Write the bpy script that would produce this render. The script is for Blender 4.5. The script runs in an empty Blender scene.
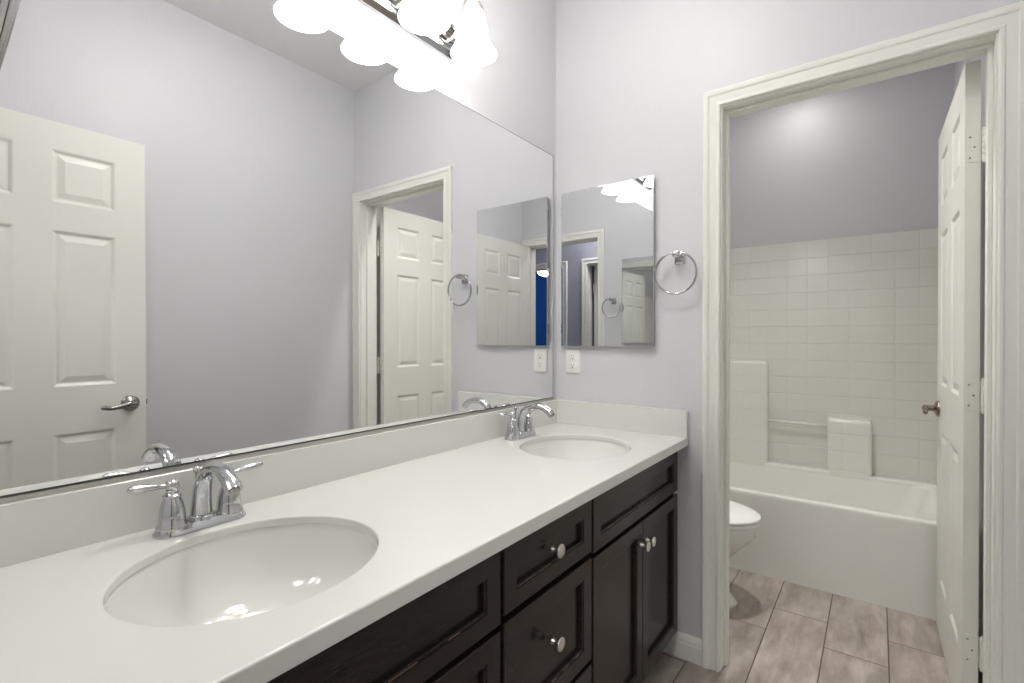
import bpy, bmesh, math
from mathutils import Vector, Matrix
S = bpy.context.scene
C = S.collection
PI = math.pi

# ------------------------------------------------------------------ camera
cam_data = bpy.data.cameras.new('camera')
cam_data.sensor_fit = 'HORIZONTAL'
cam_data.sensor_width = 36.0
cam_data.lens = 492.0947 / 1024 * 36.0
cam_data.clip_start = 0.02
cam = bpy.data.objects.new('camera', cam_data)
C.objects.link(cam)
cam.location = (1.1449, -1.8691, 1.1994)
cam.rotation_euler = (math.radians(90 - 0.3111), 0, math.radians(36.5628))
S.camera = cam

# ------------------------------------------------------------------ world, exposure
world = bpy.data.worlds.new('world')
S.world = world
world.use_nodes = True
world.node_tree.nodes['Background'].inputs[0].default_value = (0.8, 0.85, 0.9, 1)
world.node_tree.nodes['Background'].inputs[1].default_value = 0.0
S.view_settings.view_transform = 'Standard'
S.view_settings.look = 'None'
S.view_settings.exposure = 0.16
S.view_settings.gamma = 1.0
S.view_settings.use_curve_mapping = False
S.cycles.max_bounces = 14
S.cycles.diffuse_bounces = 10
S.cycles.glossy_bounces = 8
S.cycles.transmission_bounces = 6
S.cycles.sample_clamp_indirect = 8.0
S.cycles.use_denoising = True

# light strengths (the lamps themselves are built further down)
SHADE_EMIT = 6.5       # frosted vanity shades
BULB_EMIT = 60.0       # bulbs inside the shades
DOWNLIGHT_W = 1.6     # recessed light over the tub
MAIN_FILL_EMIT = 30.0       # added unseen fill dome on the bathroom ceiling
TOILET_FILL_W = 8.0         # added unseen fill light over the tub room floor
HALL_FILL_EMIT = 60.0        # added unseen fill dome in the hall
ROOM_EMIT = 70.0        # lamp in the blue room

# ------------------------------------------------------------------ dimensions (metres; far partition is y=0, mirror wall x=0)
W = 1.4729             # room width
CEIL = 2.7337
YN = -1.85             # near wall face
YT = 1.66              # tub back wall
WT = 0.115             # partition thickness
YH = -3.10             # hall wall face

# ------------------------------------------------------------------ helpers
def thing(name, label, cat, loc=(0, 0, 0), rotz=0.0, group=None, kind=None):
    o = bpy.data.objects.new(name, None)
    o.empty_display_size = 0.05
    C.objects.link(o)
    o.location = loc
    o.rotation_euler = (0, 0, rotz)
    tag(o, label, cat, group, kind)
    return o

def tag(o, label, cat, group=None, kind=None):
    o['label'] = label
    o['category'] = cat
    if group: o['group'] = group
    if kind: o['kind'] = kind
    return o

def obj(name, bm, mat, parent=None, smooth=False, label=None, shift=None):
    if shift is not None:
        bmesh.ops.translate(bm, verts=bm.verts, vec=shift)
    me = bpy.data.meshes.new(name)
    bmesh.ops.recalc_face_normals(bm, faces=bm.faces)
    bm.to_mesh(me)
    bm.free()
    if smooth:
        for p in me.polygons: p.use_smooth = True
    me.materials.append(mat)
    o = bpy.data.objects.new(name, me)
    C.objects.link(o)
    if parent is not None: o.parent = parent
    if label: o['label'] = label
    if smooth == 'auto':
        m = o.modifiers.new('split', 'EDGE_SPLIT')
        m.split_angle = math.radians(35)
    return o

def struct(name, bm, mat, label, cat, smooth=False):
    o = obj(name, bm, mat, None, smooth)
    return tag(o, label, cat, None, 'structure')

def dup(root, loc, label, rotz=None, group=None):
    r = root.copy(); C.objects.link(r); r.location = loc
    if rotz is not None: r.rotation_euler = (0, 0, rotz)
    r['label'] = label
    if group: r['group'] = group
    for ch in list(root.children):
        c = ch.copy(); C.objects.link(c); c.parent = r
        for g in list(ch.children):
            d = g.copy(); C.objects.link(d); d.parent = c
    return r

def BM(): return bmesh.new()

def box(bm, lo, hi, bev=0.0, seg=2):
    lo = Vector(lo); hi = Vector(hi)
    r = bmesh.ops.create_cube(bm, size=1.0)
    vs = r['verts']
    for v in vs:
        v.co = Vector([lo[i] + (v.co[i] + 0.5) * (hi[i] - lo[i]) for i in range(3)])
    if bev > 0:
        es = list({e for v in vs for e in v.link_edges})
        bmesh.ops.bevel(bm, geom=es, offset=bev, segments=seg, affect='EDGES', profile=0.5, clamp_overlap=True)
    return bm

def lathe(bm, prof, n=32, M=None, caps=True):
    """prof: list of (radius, height) about local Z; M places it"""
    M = M or Matrix.Identity(4)
    rings = []
    for (r, z) in prof:
        if r < 1e-6:
            rings.append([bm.verts.new(M @ Vector((0, 0, z)))])
        else:
            rings.append([bm.verts.new(M @ Vector((r * math.cos(2 * PI * k / n), r * math.sin(2 * PI * k / n), z))) for k in range(n)])
    for a, b in zip(rings, rings[1:]):
        for k in range(n):
            k2 = (k + 1) % n
            if len(a) == 1 and len(b) == 1: continue
            if len(a) == 1: bm.faces.new((a[0], b[k], b[k2]))
            elif len(b) == 1: bm.faces.new((a[k], a[k2], b[0]))
            else: bm.faces.new((a[k], a[k2], b[k2], b[k]))
    if caps:
        if len(rings[0]) > 1: bm.faces.new(rings[0][::-1])
        if len(rings[-1]) > 1: bm.faces.new(rings[-1])
    return bm

def loft(bm, rings, caps=True):
    vs = [[bm.verts.new(p) for p in r] for r in rings]
    n = len(vs[0])
    for a, b in zip(vs, vs[1:]):
        for k in range(n):
            bm.faces.new((a[k], a[(k + 1) % n], b[(k + 1) % n], b[k]))
    if caps:
        bm.faces.new(vs[0][::-1]); bm.faces.new(vs[-1])
    return bm

def spline(pts, n=8):
    P = [Vector(p) for p in pts]
    P = [2 * P[0] - P[1]] + P + [2 * P[-1] - P[-2]]
    out = []
    for i in range(1, len(P) - 2):
        for j in range(n):
            t = j / n
            a, b, c, d = P[i - 1], P[i], P[i + 1], P[i + 2]
            out.append(0.5 * ((2 * b) + (-a + c) * t + (2 * a - 5 * b + 4 * c - d) * t * t + (-a + 3 * b - 3 * c + d) * t ** 3))
    out.append(P[-2])
    return out

def tube(bm, pts, radii, n=16, flat=1.0, closed=False, up=Vector((0, 0, 1))):
    """sweep an ellipse (width r, thickness r*flat) along pts"""
    P = [Vector(p) for p in pts]
    m = len(P)
    if not hasattr(radii, '__len__'): radii = [radii] * m
    if len(radii) != m:
        R = []
        for i in range(m):
            t = i / (m - 1) * (len(radii) - 1); a = min(int(t), len(radii) - 2)
            R.append(radii[a] + (radii[a + 1] - radii[a]) * (t - a))
        radii = R
    rings = []
    prev = None
    for i in range(m):
        if closed: T = P[(i + 1) % m] - P[i - 1]
        else: T = P[min(i + 1, m - 1)] - P[max(i - 1, 0)]
        T.normalize()
        if prev is None:
            u = up if abs(T.dot(up)) < 0.95 else Vector((1, 0, 0))
            N = (u - T * u.dot(T)).normalized()
        else:
            N = (prev - T * prev.dot(T)).normalized()
        prev = N
        B = T.cross(N)
        rings.append([P[i] + radii[i] * (flat * math.cos(2 * PI * k / n) * N + math.sin(2 * PI * k / n) * B) for k in range(n)])
    if closed:
        vs = [[bm.verts.new(p) for p in r] for r in rings]
        for i in range(m):
            a, b = vs[i], vs[(i + 1) % m]
            for k in range(n):
                bm.faces.new((a[k], a[(k + 1) % n], b[(k + 1) % n], b[k]))
    else:
        loft(bm, rings)
    return bm

def ball(bm, c, r, n=20, squash=(1, 1, 1)):
    g = bmesh.ops.create_uvsphere(bm, u_segments=n, v_segments=n // 2, radius=r)
    for v in g['verts']:
        v.co = Vector(c) + Vector((v.co.x * squash[0], v.co.y * squash[1], v.co.z * squash[2]))
    return bm

def rrect(cx, cy, hx, hy, r, z, n=6):
    """rounded rectangle ring, 4*(n+1) points"""
    r = min(r, hx - 1e-4, hy - 1e-4)
    pts = []
    for q, (sx, sy) in enumerate(((1, 1), (-1, 1), (-1, -1), (1, -1))):
        for k in range(n + 1):
            a = PI / 2 * (q + k / n)
            pts.append(Vector((cx + sx * (hx - r) + r * math.cos(a), cy + sy * (hy - r) + r * math.sin(a), z)))
    return pts

AX = {'x': Matrix.Rotation(PI / 2, 4, 'Y'), '-x': Matrix.Rotation(-PI / 2, 4, 'Y'),
      'y': Matrix.Rotation(-PI / 2, 4, 'X'), '-y': Matrix.Rotation(PI / 2, 4, 'X'), 'z': Matrix.Identity(4)}
def at(loc, axis='z'): return Matrix.Translation(loc) @ AX[axis]

# ------------------------------------------------------------------ materials
def srgb(r, g, b):
    f = lambda c: (c / 255 / 12.92) if c <= 10 else ((c / 255 + 0.055) / 1.055) ** 2.4
    return (f(r), f(g), f(b), 1)

def mat(name, col, rough=0.5, metal=0.0, coat=0.0, spec=None):
    m = bpy.data.materials.new(name); m.use_nodes = True
    b = m.node_tree.nodes['Principled BSDF']
    b.inputs['Base Color'].default_value = col
    b.inputs['Roughness'].default_value = rough
    b.inputs['Metallic'].default_value = metal
    b.inputs['Coat Weight'].default_value = coat
    if spec is not None: b.inputs['Specular IOR Level'].default_value = spec
    return m

def nodes(m): return m.node_tree.nodes, m.node_tree.links, m.node_tree.nodes['Principled BSDF']

def add_bump(m, scale, strength, dist, detail=3.0):
    n, l, b = nodes(m)
    tc = n.new('ShaderNodeTexCoord'); no = n.new('ShaderNodeTexNoise'); bp = n.new('ShaderNodeBump')
    no.inputs['Scale'].default_value = scale; no.inputs['Detail'].default_value = detail
    bp.inputs['Strength'].default_value = strength; bp.inputs['Distance'].default_value = dist
    l.new(tc.outputs['Object'], no.inputs['Vector']); l.new(no.outputs['Fac'], bp.inputs['Height'])
    l.new(bp.outputs['Normal'], b.inputs['Normal'])
    return m

M_wall = add_bump(mat('lavender_grey_paint', srgb(208, 208, 211), 0.45), 110, 0.22, 0.004)
M_hallwall = add_bump(mat('hall_lavender_shaded', srgb(158, 158, 172), 0.55), 110, 0.2, 0.004)  # shade put into the paint colour, offsetting the added hall dome
M_ceil = add_bump(mat('ceiling_paint', srgb(236, 236, 236), 0.6), 120, 0.25, 0.004)
M_blue = add_bump(mat('blue_paint', srgb(0, 84, 160), 0.6), 110, 0.15, 0.003)
M_trim = mat('warm_white_trim_paint', srgb(230, 230, 223), 0.5, spec=0.3)
M_door = add_bump(mat('white_door_paint', srgb(225, 225, 217), 0.36), 160, 0.06, 0.002)
M_counter = add_bump(mat('white_quartz', srgb(218, 219, 214), 0.14), 3, 0.01, 0.002)
M_porc = mat('white_porcelain', srgb(229, 229, 225), 0.06, coat=0.4)
M_chrome = mat('chrome', (0.56, 0.565, 0.57, 1), 0.05, 1.0)
M_nickel = mat('satin_nickel', (0.78, 0.74, 0.69, 1), 0.30, 1.0)
M_darknickel = mat('aged_nickel', (0.36, 0.34, 0.32, 1), 0.26, 1.0)
M_bronze = mat('brown_nickel', (0.30, 0.25, 0.21, 1), 0.2, 1.0)
M_mirror = mat('mirror_glass', (0.89, 0.90, 0.90, 1), 0.0, 1.0)
M_mirror2 = mat('cabinet_mirror_glass', (0.77, 0.78, 0.785, 1), 0.0, 1.0)
M_mirroredge = mat('mirror_edge', (0.05, 0.055, 0.05, 1), 0.3)
M_alu = mat('aluminium_channel', (0.52, 0.51, 0.48, 1), 0.32, 1.0)
M_plastic = mat('white_plastic', srgb(235, 235, 233), 0.3)
M_slot = mat('outlet_slot', (0.02, 0.02, 0.02, 1), 0.6)
M_dark = mat('dark_recess', (0.01, 0.01, 0.01, 1), 0.8)
M_tub = mat('white_fibreglass', srgb(233, 233, 228), 0.16, coat=0.3)
M_clear = mat('clear_bar', srgb(226, 226, 222), 0.08)
M_brush = mat('painted_steel', srgb(186, 187, 189), 0.35, 0.15)

def espresso():
    m = mat('espresso_lacquer', (0.016, 0.011, 0.009, 1), 0.22, spec=0.33)
    n, l, b = nodes(m)
    tc = n.new('ShaderNodeTexCoord'); mp = n.new('ShaderNodeMapping'); no = n.new('ShaderNodeTexNoise'); cr = n.new('ShaderNodeValToRGB')
    mp.inputs['Scale'].default_value = (30, 6, 60)
    no.inputs['Scale'].default_value = 1.5; no.inputs['Detail'].default_value = 6
    cr.color_ramp.elements[0].position = 0.3; cr.color_ramp.elements[0].color = (0.0125, 0.0078, 0.0060, 1)
    cr.color_ramp.elements[1].position = 0.75; cr.color_ramp.elements[1].color = (0.026, 0.0168, 0.0130, 1)
    l.new(tc.outputs['Object'], mp.inputs['Vector']); l.new(mp.outputs['Vector'], no.inputs['Vector'])
    l.new(no.outputs['Fac'], cr.inputs['Fac']); l.new(cr.outputs['Color'], b.inputs['Base Color'])
    return m
M_wood = espresso()
M_wear = mat('worn_edge_wood', srgb(120, 92, 74), 0.6)

def floor_mat():
    m = mat('wood_look_tile', (0.3, 0.27, 0.25, 1), 0.33)
    n, l, b = nodes(m)
    tc = n.new('ShaderNodeTexCoord'); sp = n.new('ShaderNodeSeparateXYZ'); cb = n.new('ShaderNodeCombineXYZ')
    ax = n.new('ShaderNodeMath'); ay = n.new('ShaderNodeMath')
    ax.inputs[1].default_value = 0.025 + 0.61 * 10; ay.inputs[1].default_value = 0.230 + 0.202 * 20
    l.new(tc.outputs['Object'], sp.inputs[0]); l.new(sp.outputs['Y'], ax.inputs[0]); l.new(sp.outputs['X'], ay.inputs[0])
    l.new(ax.outputs[0], cb.inputs[0]); l.new(ay.outputs[0], cb.inputs[1])
    br = n.new('ShaderNodeTexBrick')
    br.offset = 0.328; br.offset_frequency = 2; br.squash = 1.0
    br.inputs['Scale'].default_value = 1.0; br.inputs['Mortar Size'].default_value = 0.0024; br.inputs['Mortar Smooth'].default_value = 0.2
    br.inputs['Bias'].default_value = 0.0; br.inputs['Brick Width'].default_value = 0.61; br.inputs['Row Height'].default_value = 0.202
    br.inputs['Color1'].default_value = (0, 0, 0, 1); br.inputs['Color2'].default_value = (1, 1, 1, 1); br.inputs['Mortar'].default_value = (0.5, 0.5, 0.5, 1)
    l.new(cb.outputs[0], br.inputs['Vector'])
    # offset the grain per plank
    rnd = n.new('ShaderNodeMath'); rnd.operation = 'MULTIPLY'; rnd.inputs[1].default_value = 37.0
    l.new(br.outputs['Color'], rnd.inputs[0])
    off = n.new('ShaderNodeVectorMath'); off.operation = 'ADD'
    l.new(cb.outputs[0], off.inputs[0]); l.new(rnd.outputs[0], off.inputs[1])
    mp = n.new('ShaderNodeMapping'); mp.inputs['Scale'].default_value = (4, 17, 4)
    l.new(off.outputs[0], mp.inputs['Vector'])
    no = n.new('ShaderNodeTexNoise'); no.inputs['Scale'].default_value = 1.3; no.inputs['Detail'].default_value = 8; no.inputs['Roughness'].default_value = 0.62; no.inputs['Distortion'].default_value = 0.35
    l.new(mp.outputs['Vector'], no.inputs['Vector'])
    mp2 = n.new('ShaderNodeMapping'); mp2.inputs['Scale'].default_value = (5, 6.5, 5)
    l.new(off.outputs[0], mp2.inputs['Vector'])
    no2 = n.new('ShaderNodeTexNoise'); no2.inputs['Scale'].default_value = 1.2; no2.inputs['Detail'].default_value = 4
    l.new(mp2.outputs['Vector'], no2.inputs['Vector'])
    mixf = n.new('ShaderNodeMix'); mixf.inputs['Factor'].default_value = 0.38
    l.new(no.outputs['Fac'], mixf.inputs['A']); l.new(no2.outputs['Fac'], mixf.inputs['B'])
    cr = n.new('ShaderNodeValToRGB')
    e = cr.color_ramp.elements
    e[0].position = 0.34; e[0].color = srgb(126, 116, 108)
    e[1].position = 0.66; e[1].color = srgb(184, 174, 166)
    k = e.new(0.50); k.color = srgb(157, 147, 139)
    l.new(mixf.outputs['Result'], cr.inputs['Fac'])
    tone = n.new('ShaderNodeMapRange'); tone.inputs['To Min'].default_value = 0.88; tone.inputs['To Max'].default_value = 1.08
    l.new(br.outputs['Color'], tone.inputs['Value'])
    mul = n.new('ShaderNodeMix'); mul.data_type = 'RGBA'; mul.blend_type = 'MULTIPLY'; mul.inputs['Factor'].default_value = 1.0
    l.new(cr.outputs['Color'], mul.inputs['A']); l.new(tone.outputs['Result'], mul.inputs['B'])
    mx = n.new('ShaderNodeMix'); mx.data_type = 'RGBA'
    l.new(br.outputs['Fac'], mx.inputs['Factor']); l.new(mul.outputs['Result'], mx.inputs['A']); mx.inputs['B'].default_value = srgb(84, 74, 68)
    l.new(mx.outputs['Result'], b.inputs['Base Color'])
    bp = n.new('ShaderNodeBump'); bp.inputs['Strength'].default_value = 0.5; bp.inputs['Distance'].default_value = 0.002
    inv = n.new('ShaderNodeMath'); inv.operation = 'SUBTRACT'; inv.inputs[0].default_value = 1.0
    l.new(br.outputs['Fac'], inv.inputs[1]); l.new(inv.outputs[0], bp.inputs['Height']); l.new(bp.outputs['Normal'], b.inputs['Normal'])
    return m
M_floor = floor_mat()

def surround_mat():
    """white moulded panel with tile joints on a 0.105 grid"""
    m = mat('moulded_tile_fibreglass', srgb(228, 227, 221), 0.16, coat=0.3)
    n, l, b = nodes(m)
    tc = n.new('ShaderNodeTexCoord'); sp = n.new('ShaderNodeSeparateXYZ'); cb = n.new('ShaderNodeCombineXYZ')
    ad = n.new('ShaderNodeMath'); ad2 = n.new('ShaderNodeMath'); ad3 = n.new('ShaderNodeMath')
    l.new(tc.outputs['Object'], sp.inputs[0])
    l.new(sp.outputs['X'], ad.inputs[0]); l.new(sp.outputs['Y'], ad.inputs[1])
    # x joints pass through 0.91 on the back plane (y = 1.64)
    ad2.inputs[1].default_value = -0.911 - 1.64 + 0.107 * 40
    l.new(ad.outputs[0], ad2.inputs[0])
    ad3.inputs[1].default_value = -1.80 + 0.105 * 40
    l.new(sp.outputs['Z'], ad3.inputs[0])
    l.new(ad2.outputs[0], cb.inputs[0]); l.new(ad3.outputs[0], cb.inputs[1])
    def lines(w, h):
        br = n.new('ShaderNodeTexBrick'); br.offset = 0.0; br.squash = 1.0
        br.inputs['Scale'].default_value = 1.0; br.inputs['Mortar Size'].default_value = 0.0032; br.inputs['Mortar Smooth'].default_value = 1.0
        br.inputs['Brick Width'].default_value = w; br.inputs['Row Height'].default_value = h
        l.new(cb.outputs[0], br.inputs['Vector'])
        return br.outputs['Fac']
    hor = lines(500.0, 0.105); ver = lines(0.107, 500.0)
    mv = n.new('ShaderNodeMath'); mv.operation = 'MULTIPLY'; mv.inputs[1].default_value = 0.40
    l.new(ver, mv.inputs[0])
    mxm = n.new('ShaderNodeMath'); mxm.operation = 'MAXIMUM'
    l.new(hor, mxm.inputs[0]); l.new(mv.outputs[0], mxm.inputs[1])
    inv = n.new('ShaderNodeMath'); inv.operation = 'SUBTRACT'; inv.inputs[0].default_value = 1.0
    bp = n.new('ShaderNodeBump'); bp.inputs['Strength'].default_value = 0.8; bp.inputs['Distance'].default_value = 0.003
    l.new(mxm.outputs[0], inv.inputs[1]); l.new(inv.outputs[0], bp.inputs['Height']); l.new(bp.outputs['Normal'], b.inputs['Normal'])
    return m
M_surround = surround_mat()

def emit_mat(name, col, strength, rough=0.3, alabaster=False):
    m = mat(name, (0.85, 0.85, 0.84, 1), rough)
    n, l, b = nodes(m)
    b.inputs['Emission Color'].default_value = col
    b.inputs['Emission Strength'].default_value = strength
    if alabaster:
        tc = n.new('ShaderNodeTexCoord'); no = n.new('ShaderNodeTexNoise'); mr = n.new('ShaderNodeMapRange')
        no.inputs['Scale'].default_value = 16; no.inputs['Detail'].default_value = 3; no.inputs['Distortion'].default_value = 1.8
        mr.inputs['From Min'].default_value = 0.3; mr.inputs['From Max'].default_value = 0.7
        mr.inputs['To Min'].default_value = strength * 0.6; mr.inputs['To Max'].default_value = strength * 1.2
        l.new(tc.outputs['Object'], no.inputs['Vector']); l.new(no.outputs['Fac'], mr.inputs['Value'])
        l.new(mr.outputs['Result'], b.inputs['Emission Strength'])
    return m
WARM = (1.0, 0.975, 0.945, 1)
M_shade = emit_mat('frosted_alabaster_glass', WARM, SHADE_EMIT, 0.35, True)
M_bulb = emit_mat('lit_bulb', WARM, BULB_EMIT)
M_hallglass = emit_mat('hall_fill_glass', WARM, HALL_FILL_EMIT)
M_roomglass = emit_mat('pendant_glass', WARM, ROOM_EMIT)
M_canlens = emit_mat('downlight_lens', WARM, 12.0)

# ================================================================== STRUCTURE
# floor and ceiling
struct('floor', box(BM(), (-0.7, -6.2, -0.05), (4.6, 1.8, 0)), M_floor, 'grey brown wood-look plank tile floor', 'floor')
struct('ceiling', box(BM(), (-0.7, -6.2, CEIL), (4.6, 1.8, CEIL + 0.06)), M_ceil, 'pale grey painted ceiling of the bathroom', 'ceiling')

def wall_x(name, x0, x1, y0, y1, opening, m, label, z1=CEIL, more=()):
    """wall lying along x between y0..y1 with door openings (xa, xb, ztop)"""
    bm = BM()
    ops = [opening] if opening else []
    ops += list(more)
    ops.sort()
    cx = x0
    for (a, b2, zt) in ops:
        box(bm, (cx, y0, 0), (a, y1, z1))
        box(bm, (a, y0, zt), (b2, y1, z1))
        cx = b2
    box(bm, (cx, y0, 0), (x1, y1, z1))
    return struct(name, bm, m, label, 'wall')

struct('wall_left', box(BM(), (-0.12, YN - WT, 0), (0, 1.78, CEIL)), M_wall, 'lavender grey wall behind the long vanity mirror', 'wall')
struct('wall_right', box(BM(), (W, YN - WT, 0), (W + 0.12, 1.78, CEIL)), M_wall, 'lavender grey wall facing the vanity, seen in the big mirror', 'wall')
wall_x('wall_partition', 0, W, 0, WT, (0.683, 1.418, 2.049), M_wall, 'lavender grey wall with doorway into the tub room')
wall_x('wall_near', 0, W, YN - WT, YN, (0.700, 1.419, 2.049), M_wall, 'lavender grey wall with the entry doorway, seen reflected')
struct('wall_tub', box(BM(), (0, YT, 0), (W, YT + 0.12, CEIL)), M_wall, 'lavender grey wall above the tub surround', 'wall')
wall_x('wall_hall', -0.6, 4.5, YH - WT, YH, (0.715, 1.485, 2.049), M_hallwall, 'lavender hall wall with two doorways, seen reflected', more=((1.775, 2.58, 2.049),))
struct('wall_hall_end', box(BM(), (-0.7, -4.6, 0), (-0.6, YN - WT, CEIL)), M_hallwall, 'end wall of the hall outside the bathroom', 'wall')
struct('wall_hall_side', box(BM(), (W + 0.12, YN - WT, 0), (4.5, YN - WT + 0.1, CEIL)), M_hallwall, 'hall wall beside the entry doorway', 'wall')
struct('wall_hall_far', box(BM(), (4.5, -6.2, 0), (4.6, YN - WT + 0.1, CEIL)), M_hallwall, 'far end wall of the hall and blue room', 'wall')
struct('wall_blue', box(BM(), (1.6, -5.9, 0), (4.5, -5.8, CEIL)), M_blue, 'saturated blue wall in the room across the hall', 'wall')
struct('wall_blue_side', box(BM(), (1.5, -5.9, 0), (1.6, YH - WT, CEIL)), M_blue, 'blue side wall of the room across the hall', 'wall')
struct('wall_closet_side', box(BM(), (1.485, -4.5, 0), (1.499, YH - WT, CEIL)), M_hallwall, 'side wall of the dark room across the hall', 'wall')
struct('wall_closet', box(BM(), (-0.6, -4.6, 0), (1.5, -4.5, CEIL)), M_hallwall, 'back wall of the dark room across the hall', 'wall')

# casings, jambs
CAS = [(0, 0.0), (0, 0.0095), (0.003, 0.0120), (0.0095, 0.0118), (0.0125, 0.0090), (0.020, 0.0100), (0.036, 0.0120), (0.0395, 0.0160),
       (0.0450, 0.0174), (0.0550, 0.0174), (0.0585, 0.0140), (0.0585, 0.0)]
def casing(bm, x0, x1, zt, yf, d):
    st = []
    for (w, t) in CAS:
        y = yf + d * t
        st.append([Vector((x0 - w, y, 0)), Vector((x0 - w, y, zt + w)), Vector((x1 + w, y, zt + w)), Vector((x1 + w, y, 0))])
    vs = [[bm.verts.new(p) for p in s] for s in st]
    for a, b in zip(vs, vs[1:]):
        for k in range(3): bm.faces.new((a[k], a[k + 1], b[k + 1], b[k]))
    bm.faces.new([s[0] for s in vs]); bm.faces.new([s[3] for s in vs][::-1])
    return bm
def jamb(bm, x0, x1, zt, ya, yb, t=0.014):
    """x0,x1: clear opening"""
    box(bm, (x0 - t, ya, 0), (x0, yb, zt)); box(bm, (x1, ya, 0), (x1 + t, yb, zt)); box(bm, (x0 - t, ya, zt), (x1 + t, yb, zt + t))
    return bm
def stops(bm, x0, x1, zt, ya, yb, t=0.011):
    box(bm, (x0, ya, 0), (x0 + t, yb, zt), 0.002); box(bm, (x1 - t, ya, 0), (x1, yb, zt), 0.002); box(bm, (x0 + t, ya, zt - t), (x1 - t, yb, zt), 0.002)
    return bm
def frame(name, x0, x1, zt, ya, yb, stop, faces, label):
    t = thing(name, label, 'door frame', (0, 0, 0), kind='structure')
    obj('jamb', jamb(BM(), x0, x1, zt, ya, yb), M_trim, t)
    obj('door_stop', stops(BM(), x0, x1, zt, *stop), M_trim, t)
    for (yf, d) in faces:
        obj('casing', casing(BM(), x0 - 0.005, x1 + 0.005, zt + 0.005, yf, d), M_trim, t, 'auto')
    return t
frame('trim_1', 0.697, 1.404, 2.030, 0, WT, (0.040, 0.076), ((0, -1), (WT, 1)), 'white moulded door frame around the tub room doorway')
frame('trim_2', 0.714, 1.405, 2.030, YN - WT, YN, (YN - 0.08, YN - 0.045), ((YN, 1), (YN - WT, -1)), 'white moulded frame of the entry doorway, seen reflected')
frame('trim_3', 0.729, 1.471, 2.030, YH - WT, YH, (YH - 0.075, YH - 0.04), ((YH, 1),), 'white frame of the dark doorway across the hall')
frame('trim_4', 1.789, 2.566, 2.030, YH - WT, YH, (YH - 0.075, YH - 0.04), ((YH, 1),), 'white frame of the doorway into the blue room')

# baseboards
BASE = [(0.0, 0.0), (0.0125, 0.0), (0.0125, 0.058), (0.0105, 0.064), (0.0105, 0.072), (0.007, 0.084), (0.003, 0.090), (0.0, 0.091)]
def base_run(name, a, b, nrm, label):
    a = Vector((*a, 0)); b = Vector((*b, 0)); n = Vector((*nrm, 0))
    bm = BM()
    loft(bm, [[p + n * t + Vector((0, 0, z)) for (t, z) in BASE] for p in (a, b)])
    return struct(name, bm, M_trim, label, 'baseboard')
base_run('baseboard_partition', (0.005, 0), (0.6335, 0), (0, -1), 'white baseboard between vanity and tub room doorway')
base_run('baseboard_right', (W, YN), (W, 0), (-1, 0), 'white baseboard on the wall facing the vanity')
base_run('baseboard_toilet', (0, WT + 0.005), (0, 0.875), (1, 0), 'white baseboard behind the toilet')
base_run('baseboard_tub_room', (W, WT + 0.02), (W, 0.875), (-1, 0), 'white baseboard behind the open tub room door')
base_run('baseboard_hall', (1.54, YH), (1.72, YH), (0, 1), 'white baseboard between the two hall doorways')

# ================================================================== PANEL SLABS (doors, drawer fronts)
def panel_slab(bm, w, h, t, us, vs, rings, back=True, edge_bev=0.0):
    """slab in the local u(x)-v(z) plane, front face at y=0 looking to -y, thickness to +y.
    us/vs: break coordinates with panels in odd cells; rings: (inset, depth) nested inside each panel"""
    def face(y0, sgn):
        grid = [[bm.verts.new((u, y0, v)) for v in vs] for u in us]
        for i in range(len(us) - 1):
            for j in range(len(vs) - 1):
                a, b, c, d = grid[i][j], grid[i + 1][j], grid[i + 1][j + 1], grid[i][j + 1]
                if i % 2 == 1 and j % 2 == 1 and rings:
                    prev = (a, b, c, d)
                    for (ins, dep) in rings:
                        y = y0 + sgn * dep
                        cur = (bm.verts.new((us[i] + ins, y, vs[j] + ins)), bm.verts.new((us[i + 1] - ins, y, vs[j] + ins)),
                               bm.verts.new((us[i + 1] - ins, y, vs[j + 1] - ins)), bm.verts.new((us[i] + ins, y, vs[j + 1] - ins)))
                        for k in range(4): bm.faces.new((prev[k], prev[(k + 1) % 4], cur[(k + 1) % 4], cur[k]))
                        prev = cur
                    bm.faces.new(prev)
                else:
                    bm.faces.new((a, b, c, d))
        nu, nv = len(us), len(vs)
        loop = [grid[i][0] for i in range(nu)] + [grid[-1][j] for j in range(1, nv)] + [grid[i][-1] for i in range(nu - 2, -1, -1)] + [grid[0][j] for j in range(nv - 2, 0, -1)]
        return loop
    f = face(0.0, 1)
    if back is True:
        g = face(t, -1)
    else:
        r2 = rings; rings = None
        g = face(t, -1); rings = r2
    n = len(f)
    e = edge_bev
    if e > 0:   # eased front edge
        cx = (us[0] + us[-1]) / 2; cz = (vs[0] + vs[-1]) / 2
        mid = []
        for p in f:
            mid.append(bm.verts.new((p.co.x, e, p.co.z)))
            if abs(p.co.x - us[0]) < 1e-6: p.co.x += e * 0.7
            elif abs(p.co.x - us[-1]) < 1e-6: p.co.x -= e * 0.7
            if abs(p.co.z - vs[0]) < 1e-6: p.co.z += e * 0.7
            elif abs(p.co.z - vs[-1]) < 1e-6: p.co.z -= e * 0.7
        for k in range(n): bm.faces.new((f[k], f[(k + 1) % n], mid[(k + 1) % n], mid[k]))
        f = mid
    for k in range(n): bm.faces.new((f[k], f[(k + 1) % n], g[(k + 1) % n], g[k]))
    return bm

DOOR_RINGS = [(0.004, 0.001), (0.013, 0.0065), (0.019, 0.0065), (0.040, 0.0015), (0.042, 0.0015)]
def six_panel(bm, w, t=0.035, h=2.019):
    st = 0.103
    pw = (w - 3 * st) / 2
    us = [0, st, st + pw, 2 * st + pw, 2 * st + 2 * pw, w]
    vs = [0, 0.215, 0.823, 1.003, 1.606, 1.712, 1.914, h]
    return panel_slab(bm, w, h, t, us, vs, DOOR_RINGS, True)

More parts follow.
